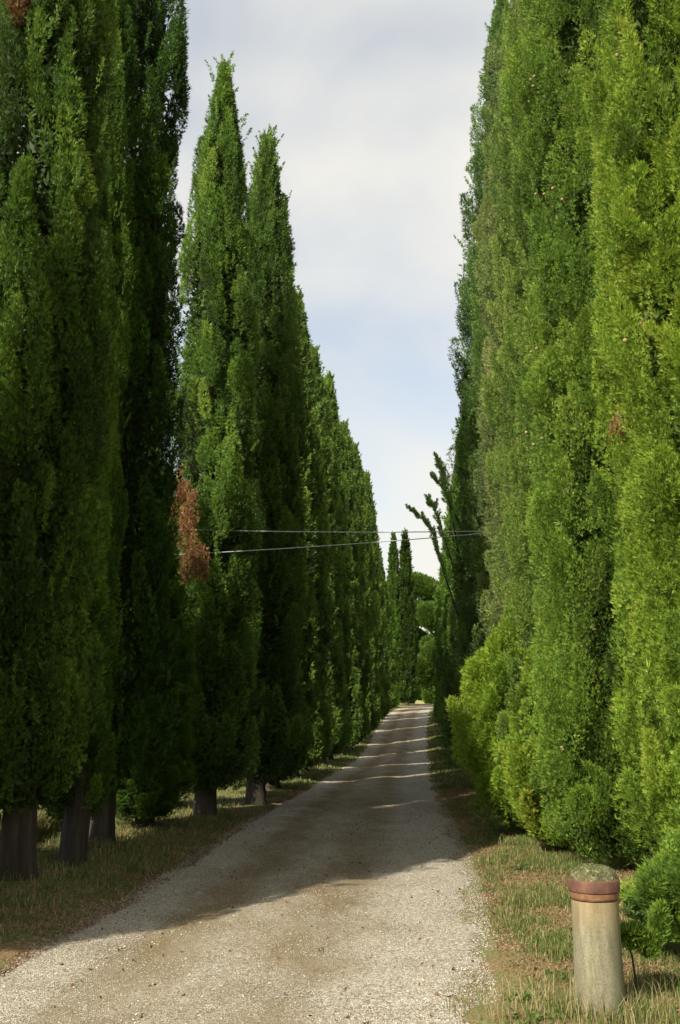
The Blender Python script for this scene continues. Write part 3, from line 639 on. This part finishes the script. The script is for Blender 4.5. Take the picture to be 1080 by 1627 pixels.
blades('field_grass', x, y, .25+.3*r.random(n), np.full(n, .012), .5+.3*r.random(n), 301, label='tall sunlit yellow-green grass of the field behind the left trees', cat='grass')
n = 26000; y = 11.5+9*r.random(n); x = -4.0-.1*(18-y).clip(-2, 8)*0-3.5*r.random(n)**1.5
blades('field_grass', x, y, .35+.35*r.random(n), np.full(n, .011), .55+.25*r.random(n), 305, label='nearer tall yellow-green field grass seen between the left trunks', cat='grass')
# tall dry stalks round the post
n = 900; a = r.random(n)*6.28; rad = .16+.5*r.random(n)**1.2
blades('dry_grass', 1.43+rad*np.cos(a)*1.3, 5.95+rad*np.sin(a)*.7, .08+.18*r.random(n)**2, np.full(n, .004), np.where(r.random(n) < .6, .8+.2*r.random(n), .3+.2*r.random(n)), 303, label='dry straw-coloured grass round the foot of the post', cat='grass')
# stones
def stones(name, X, Y, Z, s, seed, mat, label):
    r = np.random.default_rng(seed); n = len(X)
    base = np.array([(1, 0, 0), (0, 1, 0), (-1, 0, 0), (0, -1, 0), (0, 0, .8), (0, 0, -.8)], float)
    V = base[None]*r.uniform(.6, 1.25, (n, 6, 1))*s[:, None, None]
    a = r.random(n)*6.28; ca, sa = np.cos(a), np.sin(a)
    Vx = V[..., 0]*ca[:, None]-V[..., 1]*sa[:, None]; Vy = V[..., 0]*sa[:, None]+V[..., 1]*ca[:, None]
    V = np.stack([Vx*r.uniform(.8, 1.5, (n, 1)), Vy, V[..., 2]*r.uniform(.5, .9, (n, 1))], -1) + np.stack([X, Y, Z], 1)[:, None]
    f = np.array([0, 1, 4, 1, 2, 4, 2, 3, 4, 3, 0, 4, 1, 0, 5, 2, 1, 5, 3, 2, 5, 0, 3, 5])
    F = (np.arange(n)[:, None]*6+f[None]).ravel()
    me = mesh_np(name, V.reshape(-1, 3), F, 3, mat, tint=np.repeat(r.random(n), 6)); o = link(name, me); tag(o, label, 'gravel', kind='stuff')
M_stone = leaf_mat('gravel_stone', [(0, (.14, .12, .085)), (.4, (.28, .25, .19)), (.8, (.40, .37, .30)), (1, (.55, .52, .45))], 0, .9, False)
n = 120000; y = 5.0+15*r.random(n)**1.7; u = r.random(n)
u = np.where(r.random(n) < .45, u, np.where(r.random(n) < .5, -.02+.22*r.random(n)**1.0, 1.04-.24*r.random(n)))
x = xl(y)+(xr(y)-xl(y))*u
s = r.uniform(.0024, .0058, n)*(1+.9*(r.random(n) < .03))
stones('gravel', x, y, road_z(y, np.clip(u, 0, 1))+.001, s, 401, M_stone, 'pale crushed stones strewn over the lane')
n = 9000; y = 5.0+12*r.random(n)**1.4; sd = r.random(n) < .6; o = r.exponential(.16, n)
x = np.where(sd, xr(y)+o, xl(y)-o)
stones('gravel', x, y, gz(y)+.012+.05*np.clip(o/1.5, 0, 1), r.uniform(.003, .008, n), 402, M_stone, 'loose pale stones spilled onto the verges')
# litter of dry needles and cone scales
M_lit = leaf_mat('needle_litter', [(0, (.05, .025, .014)), (.5, (.15, .07, .035)), (1, (.30, .19, .10))], .1, .9, False)
n = 100000; y = 4.6+22*r.random(n)**1.7; sd = r.random(n) < .55; o = np.where(sd, .15+2.2*r.random(n), -.1+2.6*r.random(n)**1.2)
x = np.where(sd, xr(y)+o, xl(y)-o); P = np.stack([x, y, gz(y)+.012+.05*np.clip(o/1.5, 0, 1)+.008*r.random(n)], 1)
D = r.normal(size=(n, 3))*np.array([1, 1, .15])
q = quads_mesh('needle_litter', [sprays(P, D, .035*r.uniform(.5, 1.3, n), .007*np.ones(n), r, r.random(n), 2)], M_lit)
tag(link('needle_litter', q), 'red-brown fallen needles and twigs along both verges', 'litter', kind='stuff')
n = 260; y = 5.2+13*r.random(n)**1.2; u = r.random(n); x = xl(y)+(xr(y)-xl(y))*u
P = np.stack([x, y, road_z(y, u)+.008], 1)
tag(link('fallen_leaves', quads_mesh('fallen_leaves', [sprays(P, r.normal(size=(n, 3))*np.array([1, 1, .3]), .035*r.uniform(.6, 1.3, n), .016*np.ones(n), r, .2+.3*r.random(n), 2)], M_lit)), 'dark dry leaves and twigs lying on the lane', 'litter', kind='stuff')


r = np.random.default_rng(700)
n = 1100; c = r.integers(0, 26, n); cx = r.uniform(.25, 1.9, 26); cy = 4.9+9*r.random(26)**1.3
y = cy[c]+r.normal(scale=.07, size=n); x = xr(y)+cx[c]+r.normal(scale=.07, size=n)
P = np.stack([x, y, gz(y)+.05*np.clip(cx[c]/1.5, 0, 1)+.005+.05*r.random(n)], 1)
tag(link('weeds', quads_mesh('weeds', [sprays(P, r.normal(size=(n, 3))*np.array([1, 1, .4])+np.array([0, 0, .5]), .034*r.uniform(.6, 1.3, n), .015*np.ones(n), r, .15+.25*r.random(n), 3, .7)], M_grass)), 'low broad-leaved green weeds dotted along the right verge', 'weeds', kind='stuff')
n = 1500; a = r.random(n)*6.28; rad = .145+.10*r.random(n)**1.5
blades('dry_grass', 1.41+rad*np.cos(a), 5.86+rad*np.sin(a), .05+.16*r.random(n)**2.2, np.full(n, .004), np.where(r.random(n) < .5, .75+.2*r.random(n), .15+.3*r.random(n)), 703, label='green and straw grass crowding the foot of the post', cat='grass', lean=.3)
